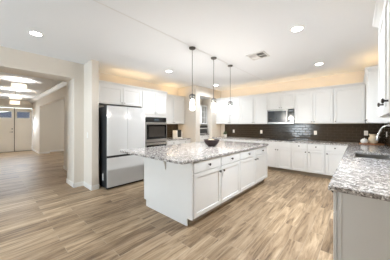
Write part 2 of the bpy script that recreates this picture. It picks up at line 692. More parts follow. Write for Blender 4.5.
def crown(t, x0, x1, z, ret_l=None, ret_r=None, depth=0.33, h=0.09, out=0.06):
    """crown moulding on top front edge from z-? to z; optional side returns of given depth"""
    bm = B()
    pf = [(0.0, -h), (-0.012, -h), (-0.018, -h * 0.7), (-0.045, -h * 0.35), (-out, -h * 0.22), (-out, 0), (-out + 0.016, 0), (0.004, -h * 0.5)]
    xl = x0 - (out if ret_l else 0)
    xr = x1 + (out if ret_r else 0)
    a, b_ = [], []
    for (py, pz) in pf:
        a.append(bm.verts.new((x0 + (py if ret_l else 0), py, z + pz)))
        b_.append(bm.verts.new((x1 - (py if ret_r else 0), py, z + pz)))
    n = len(pf)
    for i in range(n):
        j = (i + 1) % n
        bm.faces.new((a[i], a[j], b_[j], b_[i]))
    if ret_l:
        c = [bm.verts.new((x0 + py, ret_l, z + pz)) for (py, pz) in pf]
        for i in range(n):
            j = (i + 1) % n
            bm.faces.new((c[i], c[j], a[j], a[i]))
        bm.faces.new(c)
    else:
        bm.faces.new(a)
    if ret_r:
        c = [bm.verts.new((x1 - py, ret_r, z + pz)) for (py, pz) in pf]
        for i in range(n):
            j = (i + 1) % n
            bm.faces.new((b_[i], b_[j], c[j], c[i]))
        bm.faces.new(c[::-1])
    else:
        bm.faces.new(b_[::-1])
    return link('crown_moulding', bm, M['cab'], t)


ZTOP = 2.395
ZB = 1.41


def upper(label, loc, rz, w, splits, knobs, z0=ZB, z1=ZTOP, depth=0.325, group='wall cabinets', ret_l=None, ret_r=None, ks=1.0, dz0=None):
    """w: width; splits: x positions between doors; knobs: list of x or None, one per door"""
    t = thing('wall_cabinet', label, 'cabinet', (loc[0], loc[1], z0), rz, group)
    H = z1 - z0
    bx('carcass', M['cab'], (0.0, w, 0.0, depth, 0.024, H - 0.05), t, 0.002)
    bx('light_rail', M['cab'], (0.0, 0.018, 0.002, depth, 0.0, 0.024), t)
    bx('light_rail', M['cab'], (w - 0.018, w, 0.002, depth, 0.0, 0.024), t)
    xs = [0.0] + list(splits) + [w]
    for i in range(len(xs) - 1):
        kx = knobs[i]
        add_door(t, xs[i], xs[i + 1], 0.0, H - 0.085, kx, 0.09 if ks > 1 else 0.055, ks, metal='nickel' if ks < 1 else 'knob')
    crown(t, 0.0, w, H, ret_l, ret_r)
    return t


def base(label, loc, rz, w, splits, knobs, dknobs, group='base cabinets', depth=0.58, drawers=None, toe=0.075, h=0.88):
    t = thing('base_cabinet', label, 'cabinet', (loc[0], loc[1], 0.0), rz, group)
    bx('carcass', M['cab'], (0.0, w, 0.0, depth, 0.105, h), t, 0.002)
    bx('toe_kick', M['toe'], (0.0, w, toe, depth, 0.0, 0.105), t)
    xs = [0.0] + list(splits) + [w]
    ds = drawers if drawers else xs
    zd = 0.715
    for i in range(len(ds) - 1):
        kx = dknobs[i]
        add_door(t, ds[i], ds[i + 1], zd, h - 0.008, kx, (zd + h) / 2, 1.0, 'drawer', flat=True)
    for i in range(len(xs) - 1):
        add_door(t, xs[i], xs[i + 1], 0.105, zd, knobs[i], 0.645)
    return t


RL = PI / 2      # units on the left wall and the island, facing +X
RR = -PI / 2     # units on the right wall, facing -X

# --- back wall, upper row (fronts at Y=5.97)
YU = 5.97
upper('white two-door wall cabinet nearest the pantry doorway, left end of back wall', (-4.165, YU), 0, 1.025, [0.60], [0.57, 0.63], ks=0.9, group='wall cabinets on the back wall')
upper('white two-door wall cabinet between the corner one and the microwave', (-3.138, YU), 0, 0.958, [0.50], [0.47, 0.53], ks=0.9, group='wall cabinets on the back wall')
upper('short white two-door wall cabinet directly above the microwave', (-2.178, YU), 0, 0.784, [0.404], [0.375, 0.433], z0=1.85, ks=0.9, group='wall cabinets on the back wall')
upper('white two-door wall cabinet immediately right of the microwave', (-1.392, YU), 0, 0.918, [0.462], [0.43, 0.495], ks=0.9, group='wall cabinets on the back wall')
upper('wide single-door white wall cabinet at right end of the back wall', (-0.472, YU), 0, 0.602, [], [0.04], ks=0.9, group='wall cabinets on the back wall')
# right wall, far run: fronts at grazing angle, panelled end toward the camera
t = upper('white wall cabinet run at the far right corner, panelled end above the pitcher', (0.155, 5.965), RR, 1.45, [0.48, 0.96], [0.44, 0.92, 1.41], ks=0.9, depth=0.322, group='wall cabinets on the right wall', ret_r=0.322)
ep = grid_prism(B(), [-0.004, 0.055, 0.268, 0.322], [0.0, 0.055, 0.86, 0.93], lambda i, j: not (i == 1 and j == 1), 1.4505, 1.462)
grid_prism(ep, [0.055, 0.268], [0.055, 0.86], lambda i, j: True, 1.4505, 1.455)
for v in ep.verts:
    y, z, x = v.co
    v.co = (x, y, z)
link('end_panel', ep, M['cab'], t)

# --- right wall, near unit (front at X=0.155), local x runs toward -Y
upper('white wall cabinet close to the camera at right edge, two dark knobs', (0.172, 2.56), RR, 0.84, [0.50], [0.47, 0.79], z0=1.44, ks=1.15, depth=0.305, group='wall cabinets on the right wall', ret_l=0.305)

# --- left wall (local x = +Y, depth = -X)
t = upper('white two-door cabinet directly above the refrigerator', (-4.43, 1.665), RL, 1.14, [0.60], [0.565, 0.635], z0=1.865, ks=0.9, depth=0.615, group='cabinets on the refrigerator wall')
bx('side_panel', M['cab'], (-0.06, -0.004, -0.005, 0.615, -1.865, 0.48), t, 0.002)
# oven tower
t = thing('oven_cabinet', 'tall white cabinet housing the built-in wall ovens', 'cabinet', (-4.43, 2.808, 0.0), RL, 'cabinets on the refrigerator wall')
gw = 0.877
tb = B()
grid_prism(tb, [0.0, 0.118, 0.845, gw], [0.105, 0.30, 1.60, 2.345], lambda i, j: not (i == 1 and j == 1), 0.0, 0.615)
for v in tb.verts:
    x, z, y = v.co
    v.co = (x, y, z)
link('carcass', tb, M['cab'], t, 0.002)
bx('back_panel', M['gap'], (0.10, 0.86, 0.595, 0.612, 0.28, 1.62), t)
bx('toe_kick', M['cab'], (0.0, gw, 0.075, 0.615, 0.0, 0.105), t)
add_door(t, 0.02, 0.445, 1.67, 2.31, 0.41, 1.725, 0.9, metal='nickel')
add_door(t, 0.445, gw - 0.01, 1.67, 2.31, 0.48, 1.725, 0.9, metal='nickel')
add_door(t, 0.02, gw - 0.01, 0.115, 0.285, 0.44, 0.20, 1.0, 'drawer', flat=True)
crown(t, 0.0, gw, ZTOP)
upper('white two-door wall cabinet over the coffee nook, left of pantry', (-4.72, 3.690), RL, 1.055, [0.525], [0.49, 0.56], ks=0.9, group='cabinets on the refrigerator wall')
base('white base cabinet under the coffee nook counter beside the ovens', (-4.43, 3.69), RL, 1.055, [0.53], [0.49, 0.57], [0.26, 0.79], group='cabinets on the refrigerator wall', depth=0.60)

# --- back wall, base row (fronts at Y=5.71)
YB = 5.71
base('white base cabinet at far left of back wall, half hidden behind island', (-4.16, YB), 0, 1.10, [0.55], [0.51, 0.59], [0.27, 0.82], group='base cabinets on the back wall')
base('white base cabinet of the back wall just left of the cooktop', (-3.058, YB), 0, 0.828, [0.414], [0.38, 0.45], [0.207, 0.62], group='base cabinets on the back wall')
base('white two-door base cabinet under the cooktop with plain false front', (-2.228, YB), 0, 0.816, [0.43], [0.40, 0.46], [None, None], group='base cabinets on the back wall', drawers=[0.0, 0.43, 0.816])
base('narrow white base cabinet right of the cooktop, knob at right of its door', (-1.410, YB), 0, 0.394, [], [0.355], [0.197], group='base cabinets on the back wall')
base('middle of the three narrow white base cabinets between cooktop and corner', (-1.014, YB), 0, 0.390, [], [0.04], [0.195], group='base cabinets on the back wall')
base('white base cabinet next to the inside corner of the right counter', (-0.622, YB), 0, 0.452, [], [0.04], [0.2], group='base cabinets on the back wall')

# --- right wall base run with the panelled end
t = thing('base_cabinet', 'long white sink base run along right wall, plain end panel facing camera', 'cabinet', (-0.12, 5.68, 0.0), RR, 'base cabinets on the right wall')
rw = 3.955
cb = B()
box(cb, 0.0, 1.33, 0.0, 0.595, 0.105, 0.88)
box(cb, 1.33, 2.34, 0.0, 0.595, 0.105, 0.64)
box(cb, 2.34, rw - 0.02, 0.0, 0.595, 0.105, 0.88)
link('carcass', cb, M['cab'], t)
bx('toe_kick', M['cab'], (0.0, rw - 0.02, 0.075, 0.595, 0.0, 0.105), t)
ep = grid_prism(B(), [0.007, 0.030, 0.58, 0.595], [0.0, 0.10, 0.865, 0.88], lambda i, j: not (i == 1 and j == 1), 0, 0.020)
grid_prism(ep, [0.030, 0.58], [0.10, 0.865], lambda i, j: True, 0.0, 0.014)
for v in ep.verts:
    y, z, x = v.co
    v.co = (rw - 0.020 + x, y, z)
link('end_panel', ep, M['cab'], t, 0.0015)
for i in range(7):
    x0, x1 = 0.05 + i * (rw - 0.05) / 7, 0.05 + (i + 1) * (rw - 0.05) / 7
    add_door(t, x0, x1, 0.715, 0.872, (x0 + x1) / 2, 0.795, 1.0, 'drawer', flat=True)
    add_door(t, x0, x1, 0.105, 0.715, x0 + 0.04, 0.645)

# --- island
t = thing('kitchen_island', 'white kitchen island with four drawers and four doors, on plank floor', 'island', (-1.656, 1.815, 0.0), RL)
IL, ID = 2.70, 1.10
ib = B()
box(ib, 0.0, IL, 0.0, ID, 0.105, 0.88)
link('carcass', ib, M['cab'], t)
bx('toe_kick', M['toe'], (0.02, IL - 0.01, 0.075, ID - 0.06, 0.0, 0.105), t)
eb = B()
prism(eb, [(0.075, 0.0), (ID - 0.06, 0.0), (ID - 0.06, 0.105), (ID, 0.105), (ID, 0.88), (-0.018, 0.88), (-0.018, 0.105), (0.075, 0.105)], lambda p, q: ((-0.02, 0.0)[q], p[0], p[1]))
link('end_panel', eb, M['cab'], t)
yy = [0.012, 0.665, 1.297, 1.99, 2.69]
kn = [0.60, 0.725, None, 2.02]
for i in range(4):
    add_door(t, yy[i], yy[i + 1], 0.715, 0.872, (yy[i] + yy[i + 1]) / 2, 0.797, 1.25, 'drawer', flat=True)
    kx = (0.615, 0.715, 1.94, 2.04)[i]
    add_door(t, yy[i], yy[i + 1], 0.105, 0.715, kx, 0.645, 1.25)
br = B()
prism(br, [(0.0, 0.88), (0.0, 0.70), (0.02, 0.70), (0.03, 0.80), (0.075, 0.865), (0.20, 0.868), (0.20, 0.88)], lambda p, q: (-0.0205 - p[0], (0.515, 0.545)[q], p[1]))
link('support_bracket', br, M['cab'], t)

# ------------------------------------------------------------------ countertops
def rounded_rect(x0, x1, y0, y1, r, n=6):
    pts = []
    for cx, cy, a0 in ((x1 - r, y1 - r, 0), (x0 + r, y1 - r, 90), (x0 + r, y0 + r, 180), (x1 - r, y0 + r, 270)):
        for k in range(n + 1):
            a = math.radians(a0 + 90 * k / n)
            pts.append((cx + r * math.cos(a), cy + r * math.sin(a)))
    return pts


o = link('countertop', prism(B(), rounded_rect(-3.24, -1.615, 1.585, 4.56, 0.06), lambda p, q: (p[0], p[1], (0.880, 0.916)[q])), M['granite'], None, 0.006)
tag(o, 'grey speckled granite slab overhanging the white island', 'countertop')
SX0, SX1, SY0, SY1 = -0.03, 0.36, 3.48, 4.22
xs = [-4.168, -0.168, SX0, SX1, 0.479]
ys = [1.69, SY0, SY1, 5.68, 6.299]
o = link('countertop', grid_prism(B(), xs, ys, lambda i, j: (j == 3) or (i >= 1 and not (i == 2 and j == 1)), 0.880, 0.916), M['granite'], None, 0.006)
tag(o, 'L-shaped speckled granite counter with the sink along back and right walls', 'countertop')
o = bx('countertop', M['granite'], (-5.048, -4.40, 3.692, 4.748, 0.880, 0.916), None, 0.006)
tag(o, 'short granite counter of the coffee nook beside the wall ovens', 'countertop')

# ------------------------------------------------------------------ backsplash tiles


def tiles(u0, u1, z0, z1, put):
    bm = B()
    tw, thh, gp = 0.152, 0.076, 0.003
    r = 0
    z = z0
    while z < z1 - 0.01:
        zt = min(z + thh, z1)
        u = u0 - (tw / 2 if r % 2 else 0)
        while u < u1 - 0.01:
            a, b_ = max(u, u0), min(u + tw, u1)
            if b_ - a > 0.02 and zt - z > 0.02:
                tilt = [random.uniform(-0.0006, 0.0006) for _ in range(4)]
                rings = []
                for ins, d in ((0, 0.0), (0, 0.005), (0.006, 0.009)):
                    q = ((a + gp / 2 + ins, z + gp / 2 + ins), (b_ - gp / 2 - ins, z + gp / 2 + ins), (b_ - gp / 2 - ins, zt - gp / 2 - ins), (a + gp / 2 + ins, zt - gp / 2 - ins))
                    rings.append([bm.verts.new(put(p[0], p[1], d + (tilt[i] if ins else 0))) for i, p in enumerate(q)])
                for A, Bq in zip(rings, rings[1:]):
                    for i in range(4):
                        j = (i + 1) % 4
                        bm.faces.new((A[i], A[j], Bq[j], Bq[i]))
                bm.faces.new(rings[-1])
            u += tw
        z += thh
        r += 1
    return bm


def backsplash(name, bm, bed):
    o = struct(name, bm, M['tile'])
    link('grout_bed', bed, M['grout'], o)
    return o


backsplash('backsplash_back', tiles(-3.98, 0.468, 0.918, 1.408, lambda u, z, d: (u, 6.296 - d, z)), box(B(), -3.98, 0.468, 6.293, 6.2995, 0.918, 1.408))
backsplash('backsplash_right', tiles(1.72, 6.285, 0.918, 1.405, lambda u, z, d: (0.476 - d, u, z)), box(B(), 0.473, 0.4795, 1.72, 6.285, 0.918, 1.405))
backsplash('backsplash_left', tiles(3.70, 4.745, 0.918, 1.408, lambda u, z, d: (-5.046 + d, u, z)), box(B(), -5.0495, -5.043, 3.70, 4.745, 0.918, 1.408))

# ------------------------------------------------------------------ refrigerator
t = thing('refrigerator', 'white glass-front french door refrigerator with dark sides, below the cabinet', 'refrigerator', (-3.94, 1.675, 0.0), RL)
FW = 0.905
bx('body', M['fridgebody'], (0.0, FW, 0.065, 0.80, 0.03, 1.765), t, 0.006)
bx('door_gasket', M['blackmatte'], (0.008, FW - 0.008, 0.022, 0.065, 0.05, 1.77), t)
bx('door', M['fridgeglass'], (0.0, 0.4545, 0.0, 0.022, 0.715, 1.785), t, 0.003)
bx('door', M['fridgeglass'], (0.4605, FW, 0.0, 0.022, 0.715, 1.785), t, 0.003)
bx('freezer_drawer', M['fridgeglass'], (0.0, FW, 0.0, 0.022, 0.045, 0.668), t, 0.003)
bx('door_side', M['fridgebody'], (-0.001, 0.004, 0.024, 0.064, 0.05, 1.78), t)
bx('kick_plate', M['blackmatte'], (0.02, FW - 0.02, 0.05, 0.10, 0.004, 0.04), t)
bx('hinge_cover', M['blackmatte'], (0.0, 0.10, 0.03, 0.16, 1.765, 1.785), t)
bx('hinge_cover', M['blackmatte'], (FW - 0.10, FW, 0.03, 0.16, 1.765, 1.785), t)
bx('energy_sticker', M['plate'], (-0.002, 0.001, 0.19, 0.23, 0.17, 0.32), t)

# ------------------------------------------------------------------ wall ovens
t = thing('wall_oven', 'stainless double wall oven with black glass, built into tall white cabinet', 'oven', (-4.43, 2.808, 0.0), RL)
bx('housing', M['blackmatte'], (0.125, 0.838, 0.002, 0.55, 0.305, 1.595), t)
bx('control_panel', M['black'], (0.115, 0.848, -0.022, -0.001, 1.465, 1.590), t, 0.003)
bx('display', mat('oven_display', (70, 84, 96), 0.2, vary=0.05), (0.40, 0.56, -0.0235, -0.0215, 1.505, 1.55), t)


def oven_door(z0, z1):
    fr = B()
    h_ = z1 - z0
    for_x = [0.115, 0.128, 0.835, 0.848]
    zz = [z0, z0 + 0.085, z1 - 0.065, z1]
    grid_prism(fr, for_x, zz, lambda i, j: not (i == 1 and j == 1), 0.003, 0.045)
    for v in fr.verts:
        x, z, y = v.co
        v.co = (x, 0.0 - y, z)
    d = link('door', fr, M['steel'], t, 0.003)
    bx('window', M['black'], (0.128, 0.835, -0.043, -0.012, z0 + 0.085, z1 - 0.065), d)
    bx('inner_window', M['ovenwin'], (0.20, 0.765, -0.0436, -0.0425, z0 + 0.15, z1 - 0.12), d)
    hb = B()
    tube(hb, [(0.16, -0.085, z1 - 0.04), (0.80, -0.085, z1 - 0.04)], 0.011, 12)
    for x in (0.20, 0.76):
        tube(hb, [(x, -0.045, z1 - 0.04), (x, -0.085, z1 - 0.04)], 0.008, 8)
    link('handle', hb, M['chrome'], d, smooth=True)


oven_door(0.885, 1.455)
oven_door(0.310, 0.865)

# ------------------------------------------------------------------ microwave
t = thing('microwave', 'stainless over-range microwave hung under the short back wall cabinet', 'microwave', (-2.172, 5.93, 1.412), 0)
bx('body', M['mwsteel'], (0.0, 0.775, 0.022, 0.365, 0.0, 0.432), t, 0.004)
fr = grid_prism(B(), [0.0, 0.022, 0.565, 0.62], [0.0, 0.045, 0.395, 0.432], lambda i, j: not (i == 1 and j == 1), 0.0, 0.022)
for v in fr.verts:
    x, z, y = v.co
    v.co = (x, 0.022 - y, z)
d = link('door', fr, M['mwsteel'], t, 0.003)
bx('window', M['mwglass'], (0.022, 0.565, 0.003, 0.02, 0.045, 0.395), d)
hb = B()
tube(hb, [(0.60, -0.042, 0.05), (0.60, -0.048, 0.10), (0.60, -0.048, 0.36), (0.60, -0.042, 0.40)], 0.011, 10)
for z in (0.07, 0.38):
    tube(hb, [(0.60, 0.0, z), (0.60, -0.045, z)], 0.008, 8)
link('handle', hb, M['chrome'], d, smooth=True)
bx('control_panel', M['black'], (0.625, 0.775, 0.0, 0.022, 0.06, 0.432), t, 0.002)
bx('panel_trim', M['mwsteel'], (0.625, 0.775, 0.0, 0.022, 0.0, 0.058), t, 0.002)
bx('display', mat('microwave_display', (60, 72, 80), 0.2, vary=0.05), (0.65, 0.75, -0.002, 0.001, 0.36, 0.40), t)

# cooktop
t = thing('cooktop', 'flat black glass cooktop set in the back counter below microwave', 'cooktop', (-1.80, 6.0, 0.916))
link('glass_top', prism(B(), rounded_rect(-0.38, 0.38, -0.255, 0.255, 0.02), lambda p, q: (p[0], p[1], (0.0005, 0.008)[q])), M['black'], t, 0.002)
for x, y, r in ((-0.22, -0.11, 0.09), (0.22, -0.11, 0.075), (-0.22, 0.12, 0.075), (0.22, 0.12, 0.10)):
    ring = lathe(B(), [(r, 0.0083), (r, 0.0088), (r - 0.004, 0.0088), (r - 0.004, 0.0083)], (x, y, 0), 'Z', 28, close=False)
    link('burner_ring', ring, M['fridgebody'], t)

# ------------------------------------------------------------------ sink and faucet
t = thing('sink', 'stainless undermount sink basin in the right-hand counter', 'sink', (0, 0, 0.88))
sk = B()
a = grid_prism(sk, [SX0 - 0.012, SX0, SX1, SX1 + 0.012], [SY0 - 0.012, SY0, SY1, SY1 + 0.012], lambda i, j: not (i == 1 and j == 1), -0.20, -0.0005)
box(sk, SX0 - 0.012, SX1 + 0.012, SY0 - 0.012, SY1 + 0.012, -0.212, -0.2005)
link('basin', sk, M['steel'], t)
link('drain', lathe(B(), [(0.045, 0.0), (0.045, 0.004), (0.03, 0.002)], ((SX0 + SX1) / 2, (SY0 + SY1) / 2, -0.2), 'Z', 20), M['chrome'], t)
t = thing('faucet', 'tall chrome gooseneck pull-down faucet behind the sink', 'faucet', (0.425, 3.85, 0.916))
fb = lathe(B(), [(0.030, 0.0), (0.030, 0.012), (0.024, 0.022), (0.024, 0.10), (0.018, 0.12)], (0, 0, 0), 'Z', 20)
link('base', fb, M['chrome'], t, smooth=True)
pts = [(0, 0, 0.11), (0, 0, 0.30)]
for k in range(0, 15):
    a = math.radians(k * 11.5)
    pts.append((-0.09 + 0.09 * math.cos(a), 0, 0.34 + 0.105 * math.sin(a)))
pts.append((-0.195, 0, 0.315))
link('spout', tube(B(), pts, 0.0135, 14), M['chrome'], t, smooth=True)
link('spray_head', tube(B(), [(-0.195, 0, 0.318), (-0.20, 0, 0.30), (-0.212, 0, 0.23), (-0.214, 0, 0.222)], [0.0155, 0.018, 0.021, 0.017], 16), M['chrome'], t, smooth=True)
link('spray_nozzle', lathe(B(), [(0.015, 0), (0.015, 0.006)], (-0.214, 0, 0.216), 'Z', 16), M['blackmatte'], t)
link('lever', tube(B(), [(0, -0.02, 0.07), (0, -0.05, 0.075), (-0.02, -0.13, 0.11)], [0.012, 0.009, 0.006], 10), M['chrome'], t, smooth=True)

# ------------------------------------------------------------------ small things on the counters
t = thing('serving_board', 'round wooden serving board in the back corner under the pitcher', 'board', (0.24, 6.02, 0.9165))
link('board', lathe(B(), [(0.205, 0.0), (0.22, 0.006), (0.22, 0.018), (0.215, 0.022)], (0, 0, 0), 'Z', 40), M['board'], t)
t = thing('pitcher', 'cream ceramic pitcher with looped handle on the wooden board', 'pitcher', (0.268, 6.03, 0.939))
link('body', lathe(B(), [(0.055, 0.0), (0.075, 0.012), (0.093, 0.06), (0.095, 0.10), (0.082, 0.145), (0.060, 0.175), (0.054, 0.19), (0.062, 0.222), (0.068, 0.228), (0.062, 0.228), (0.048, 0.19), (0.07, 0.14), (0.08, 0.09), (0.05, 0.012)], (0, 0, 0), 'Z', 32), M['ceramic'], t, smooth=True)
link('handle', tube(B(), [(0.050, 0, 0.205), (0.085, 0, 0.217), (0.112, 0, 0.195), (0.115, 0, 0.155), (0.088, 0, 0.115)], 0.011, 10), M['ceramic'], t, smooth=True)
sp = tube(B(), [(-0.05, 0, 0.20), (-0.066, 0, 0.220), (-0.085, 0, 0.232)], [0.022, 0.018, 0.008], 10)
link('spout', sp, M['ceramic'], t, smooth=True)
t.scale = (0.92, 0.92, 0.95)
t = thing('jar', 'squat round cream ceramic jar left of the pitcher on wooden board', 'jar', (0.115, 5.94, 0.939))
link('body', lathe(B(), [(0.04, 0.0), (0.062, 0.012), (0.073, 0.045), (0.066, 0.078), (0.045, 0.095)], (0, 0, 0), 'Z', 28), M['ceramic_white'], t, smooth=True)
link('lid', lathe(B(), [(0.047, 0.096), (0.045, 0.103), (0.012, 0.112), (0.012, 0.122), (0.004, 0.126)], (0, 0, 0), 'Z', 24), M['ceramic_white'], t, smooth=True)

t = thing('bowl', 'wide dark wooden footed bowl on the granite island top', 'bowl', (-2.36, 3.21, 0.9165))
link('bowl', lathe(B(), [(0.075, 0.0), (0.080, 0.012), (0.105, 0.03), (0.138, 0.075), (0.157, 0.13), (0.160, 0.138), (0.152, 0.138), (0.128, 0.075), (0.09, 0.035), (0.02, 0.025)], (0, 0, 0), 'Z', 36), M['bowl'], t, smooth=True)
t.scale = (1.08, 1.08, 1.04)
for (x, y, r, lb) in ((-0.045, 0.0, 0.052, 'cream decorative ball at the left inside the dark bowl'), (0.05, -0.01, 0.05, 'cream decorative ball at the right inside the dark bowl'), (0.0, 0.078, 0.045, 'cream decorative ball at the back inside the dark bowl')):
    bm = B()
    bmesh.ops.create_uvsphere(bm, u_segments=18, v_segments=12, radius=r)
    o = link('decorative_ball', bm, M['ceramic'], None, smooth=True)
    o.location = (-2.36 + x, 3.21 + y, 0.9165 + 0.045 + r)
    tag(o, lb, 'ornament', 'balls in the bowl')

t = thing('coffee_maker', 'white coffee maker with black front on the nook counter by ovens', 'coffee maker', (-4.80, 4.50, 0.9165), RL)
cm = B()
box(cm, -0.15, 0.15, -0.10, 0.10, 0.0, 0.03)
box(cm, -0.15, 0.15, 0.02, 0.10, 0.03, 0.27)
box(cm, -0.15, -0.085, -0.09, 0.02, 0.03, 0.27)
box(cm, 0.095, 0.15, -0.09, 0.02, 0.03, 0.22)
link('body', cm, M['ceramic_white'], t, 0.006)
bx('front_panel', M['blackmatte'], (-0.083, 0.093, -0.088, 0.02, 0.031, 0.288), t, 0.006)
bx('drip_tray', M['black'], (-0.07, 0.08, -0.098, -0.0885, 0.031, 0.05), t, 0.002)
t = thing('mug', 'small white mug left of the coffee maker on the nook counter', 'mug', (-4.72, 4.26, 0.9165))
link('cup', lathe(B(), [(0.03, 0.0), (0.038, 0.006), (0.042, 0.09), (0.038, 0.09), (0.034, 0.012), (0.01, 0.01)], (0, 0, 0), 'Z', 20), M['ceramic_white'], t, smooth=True)
link('handle', tube(B(), [(0.038, 0, 0.075), (0.065, 0, 0.07), (0.066, 0, 0.035), (0.038, 0, 0.02)], 0.006, 8), M['ceramic_white'], t, smooth=True)

t = thing('potted_plant', 'small leafy plant in white pot at left end of back counter', 'plant', (-3.83, 6.10, 0.9165))
link('pot', lathe(B(), [(0.04, 0.0), (0.045, 0.006), (0.055, 0.10), (0.05, 0.10), (0.046, 0.085), (0.01, 0.084)], (0, 0, 0), 'Z', 24), M['ceramic_white'], t, smooth=True)
lf = B()
for k in range(26):
    a = random.uniform(0, 2 * PI)
    el = random.uniform(0.2, 1.3)
    ln = random.uniform(0.10, 0.17)
    d = Vector((math.cos(a) * math.cos(el) - 0.30, math.sin(a) * math.cos(el), math.sin(el))).normalized()
    p0 = Vector((0, 0, 0.09))
    p1 = p0 + d * ln
    side = d.cross(Vector((0, 0, 1))).normalized() * 0.022
    up = side.cross(d).normalized() * 0.004
    mid = p0 + d * (ln * 0.62)
    vs = [lf.verts.new(q) for q in (p0 + d * ln * 0.25, mid + side, p1, mid - side, mid + up + Vector((0, 0, 0.006)))]
    lf.faces.new((vs[0], vs[1], vs[4]))
    lf.faces.new((vs[1], vs[2], vs[4]))
    lf.faces.new((vs[2], vs[3], vs[4]))
    lf.faces.new((vs[3], vs[0], vs[4]))
link('foliage', lf, M['leaf'], t)


# ------------------------------------------------------------------ outlets and switch
def outlet(loc, rz, label, switch=False):
    t = thing('light_switch' if switch else 'wall_outlet', label, 'switch' if switch else 'outlet', loc, rz, None if switch else 'wall outlets on the tiles')
    bx('cover_plate', M['plate'], (-0.036, 0.036, -0.006, 0.0, -0.058, 0.058), t, 0.002)
    if switch:
        bx('rocker', M['ceramic_white'], (-0.017, 0.017, -0.010, -0.005, -0.034, 0.034), t, 0.002)
    else:
        for z in (0.02, -0.02):
            bx('socket', M['vent'], (-0.017, 0.017, -0.008, -0.005, z - 0.015, z + 0.015), t, 0.002)
    return t


YT = 6.2862
outlet((-3.574, YT, 1.14), 0, 'white outlet on dark tiles above the potted plant')
outlet((-2.50, YT, 1.14), 0, 'white outlet on dark tiles just left of the cooktop')
outlet((-0.92, YT, 1.15), 0, 'white outlet on dark tiles midway between microwave and pitcher')
outlet((0.15, YT, 1.17), 0, 'white outlet on dark tiles just left of and behind the pitcher')
outlet((0.4662, 5.75, 1.17), RR, 'white outlet on right wall tiles beyond the faucet')
outlet((-5.036, 4.14, 1.13), RL, 'white outlet on dark tiles of the coffee nook')
outlet((-4.42, 1.46, 1.15), 0, 'white rocker light switch on the beige wall left of refrigerator', True)

# ------------------------------------------------------------------ ceiling fixtures
def downlight(x, y, label, power=8):
    t = thing('recessed_light', label, 'ceiling light', (x, y, ZC), 0, 'recessed ceiling lights')
    link('trim_ring', lathe(B(), [(0.090, -0.0005), (0.090, -0.006), (0.070, -0.010), (0.066, -0.0005)], (0, 0, 0), 'Z', 32, close=False), M['trim'], t, smooth=True)
    link('lens', lathe(B(), [(0.066, -0.0085), (0.066, -0.001)], (0, 0, 0), 'Z', 32), M['lens'], t)
    d = bpy.data.lights.new('downlight_lamp', 'AREA')
    d.shape = 'DISK'
    d.size = 0.14
    d.energy = power
    d.color = (0.82, 0.91, 1.0)
    d.spread = math.radians(150)
    o = bpy.data.objects.new('downlight_lamp', d)
    COL.objects.link(o)
    o.parent = t
    o.location = (0, 0, -0.014)
    return t


downlight(-3.62, 0.49, 'bright recessed ceiling light nearest the foyer opening at left')
downlight(-3.61, 3.08, 'bright recessed ceiling light in front of the wall ovens')
downlight(-0.65, 2.93, 'large bright recessed ceiling light right of the ceiling vent', 30)
downlight(-0.65, 4.94, 'bright recessed ceiling light nearest the back wall at right', 3)
downlight(-3.65, 5.21, 'bright recessed ceiling light beside the pantry doorway behind pendants')

# pendants
t0 = None
for i, (y, lb) in enumerate(((2.42, 'nearest and largest-looking glass pendant over the island, leftmost of three'), (3.07, 'middle one of three glass pendants hanging over the island'), (3.72, 'farthest glass pendant over the island, rightmost of three'))):
    if t0 is None:
        t = t0 = thing('pendant_light', lb, 'pendant light', (-2.205, y, ZC), 0, 'pendants over the island')
        link('canopy', lathe(B(), [(0.058, -0.0005), (0.058, -0.018), (0.050, -0.026), (0.008, -0.030)], (0, 0, 0), 'Z', 28), M['pendmetal'], t, smooth=True)
        link('rod', tube(B(), [(0, 0, -0.03), (0, 0, -0.84)], 0.0045, 10), M['pendmetal'], t, smooth=True)
        cp = B()
        lathe(cp, [(0.010, -0.815), (0.010, -0.83), (0.045, -0.836), (0.050, -0.842), (0.050, -0.850), (0.044, -0.851), (0.010, -0.845)], (0, 0, 0), 'Z', 28)
        for k in range(4):
            a = PI / 4 + k * PI / 2
            tube(cp, [(0.046 * math.cos(a), 0.046 * math.sin(a), -0.848), (0.046 * math.cos(a), 0.046 * math.sin(a), -0.895)], 0.005, 6)
        lathe(cp, [(0.051, -0.893), (0.051, -0.906), (0.044, -0.906), (0.044, -0.893)], (0, 0, 0), 'Z', 28, close=False)
        link('cap', cp, M['pendmetal'], t, smooth=True)
        link('socket', lathe(B(), [(0.018, -0.846), (0.018, -0.905), (0.014, -0.915)], (0, 0, 0), 'Z', 20), M['steel'], t, smooth=True)
        link('bulb', lathe(B(), [(0.012, -0.915), (0.022, -0.935), (0.032, -0.97), (0.034, -1.0), (0.026, -1.03), (0.008, -1.045)], (0, 0, 0), 'Z', 20), M['bulb'], t, smooth=True)
        link('glass_shade', lathe(B(), [(0.046, -0.90), (0.049, -0.91), (0.049, -1.11)], (0, 0, 0), 'Z', 32, close=False), M['pendglass'], t, smooth=True)
        d = bpy.data.lights.new('pendant_lamp', 'POINT')
        d.energy = 11
        d.color = (1.0, 0.93, 0.84)
        d.shadow_soft_size = 0.03
        lo = bpy.data.objects.new('pendant_lamp', d)
        COL.objects.link(lo)
        lo.parent = t
        lo.location = (0, 0, -1.08)
    else:
        t = copy_tree(t0)
        t.location = (-2.205, y, ZC)
        tag(t, lb, 'pendant light', 'pendants over the island')

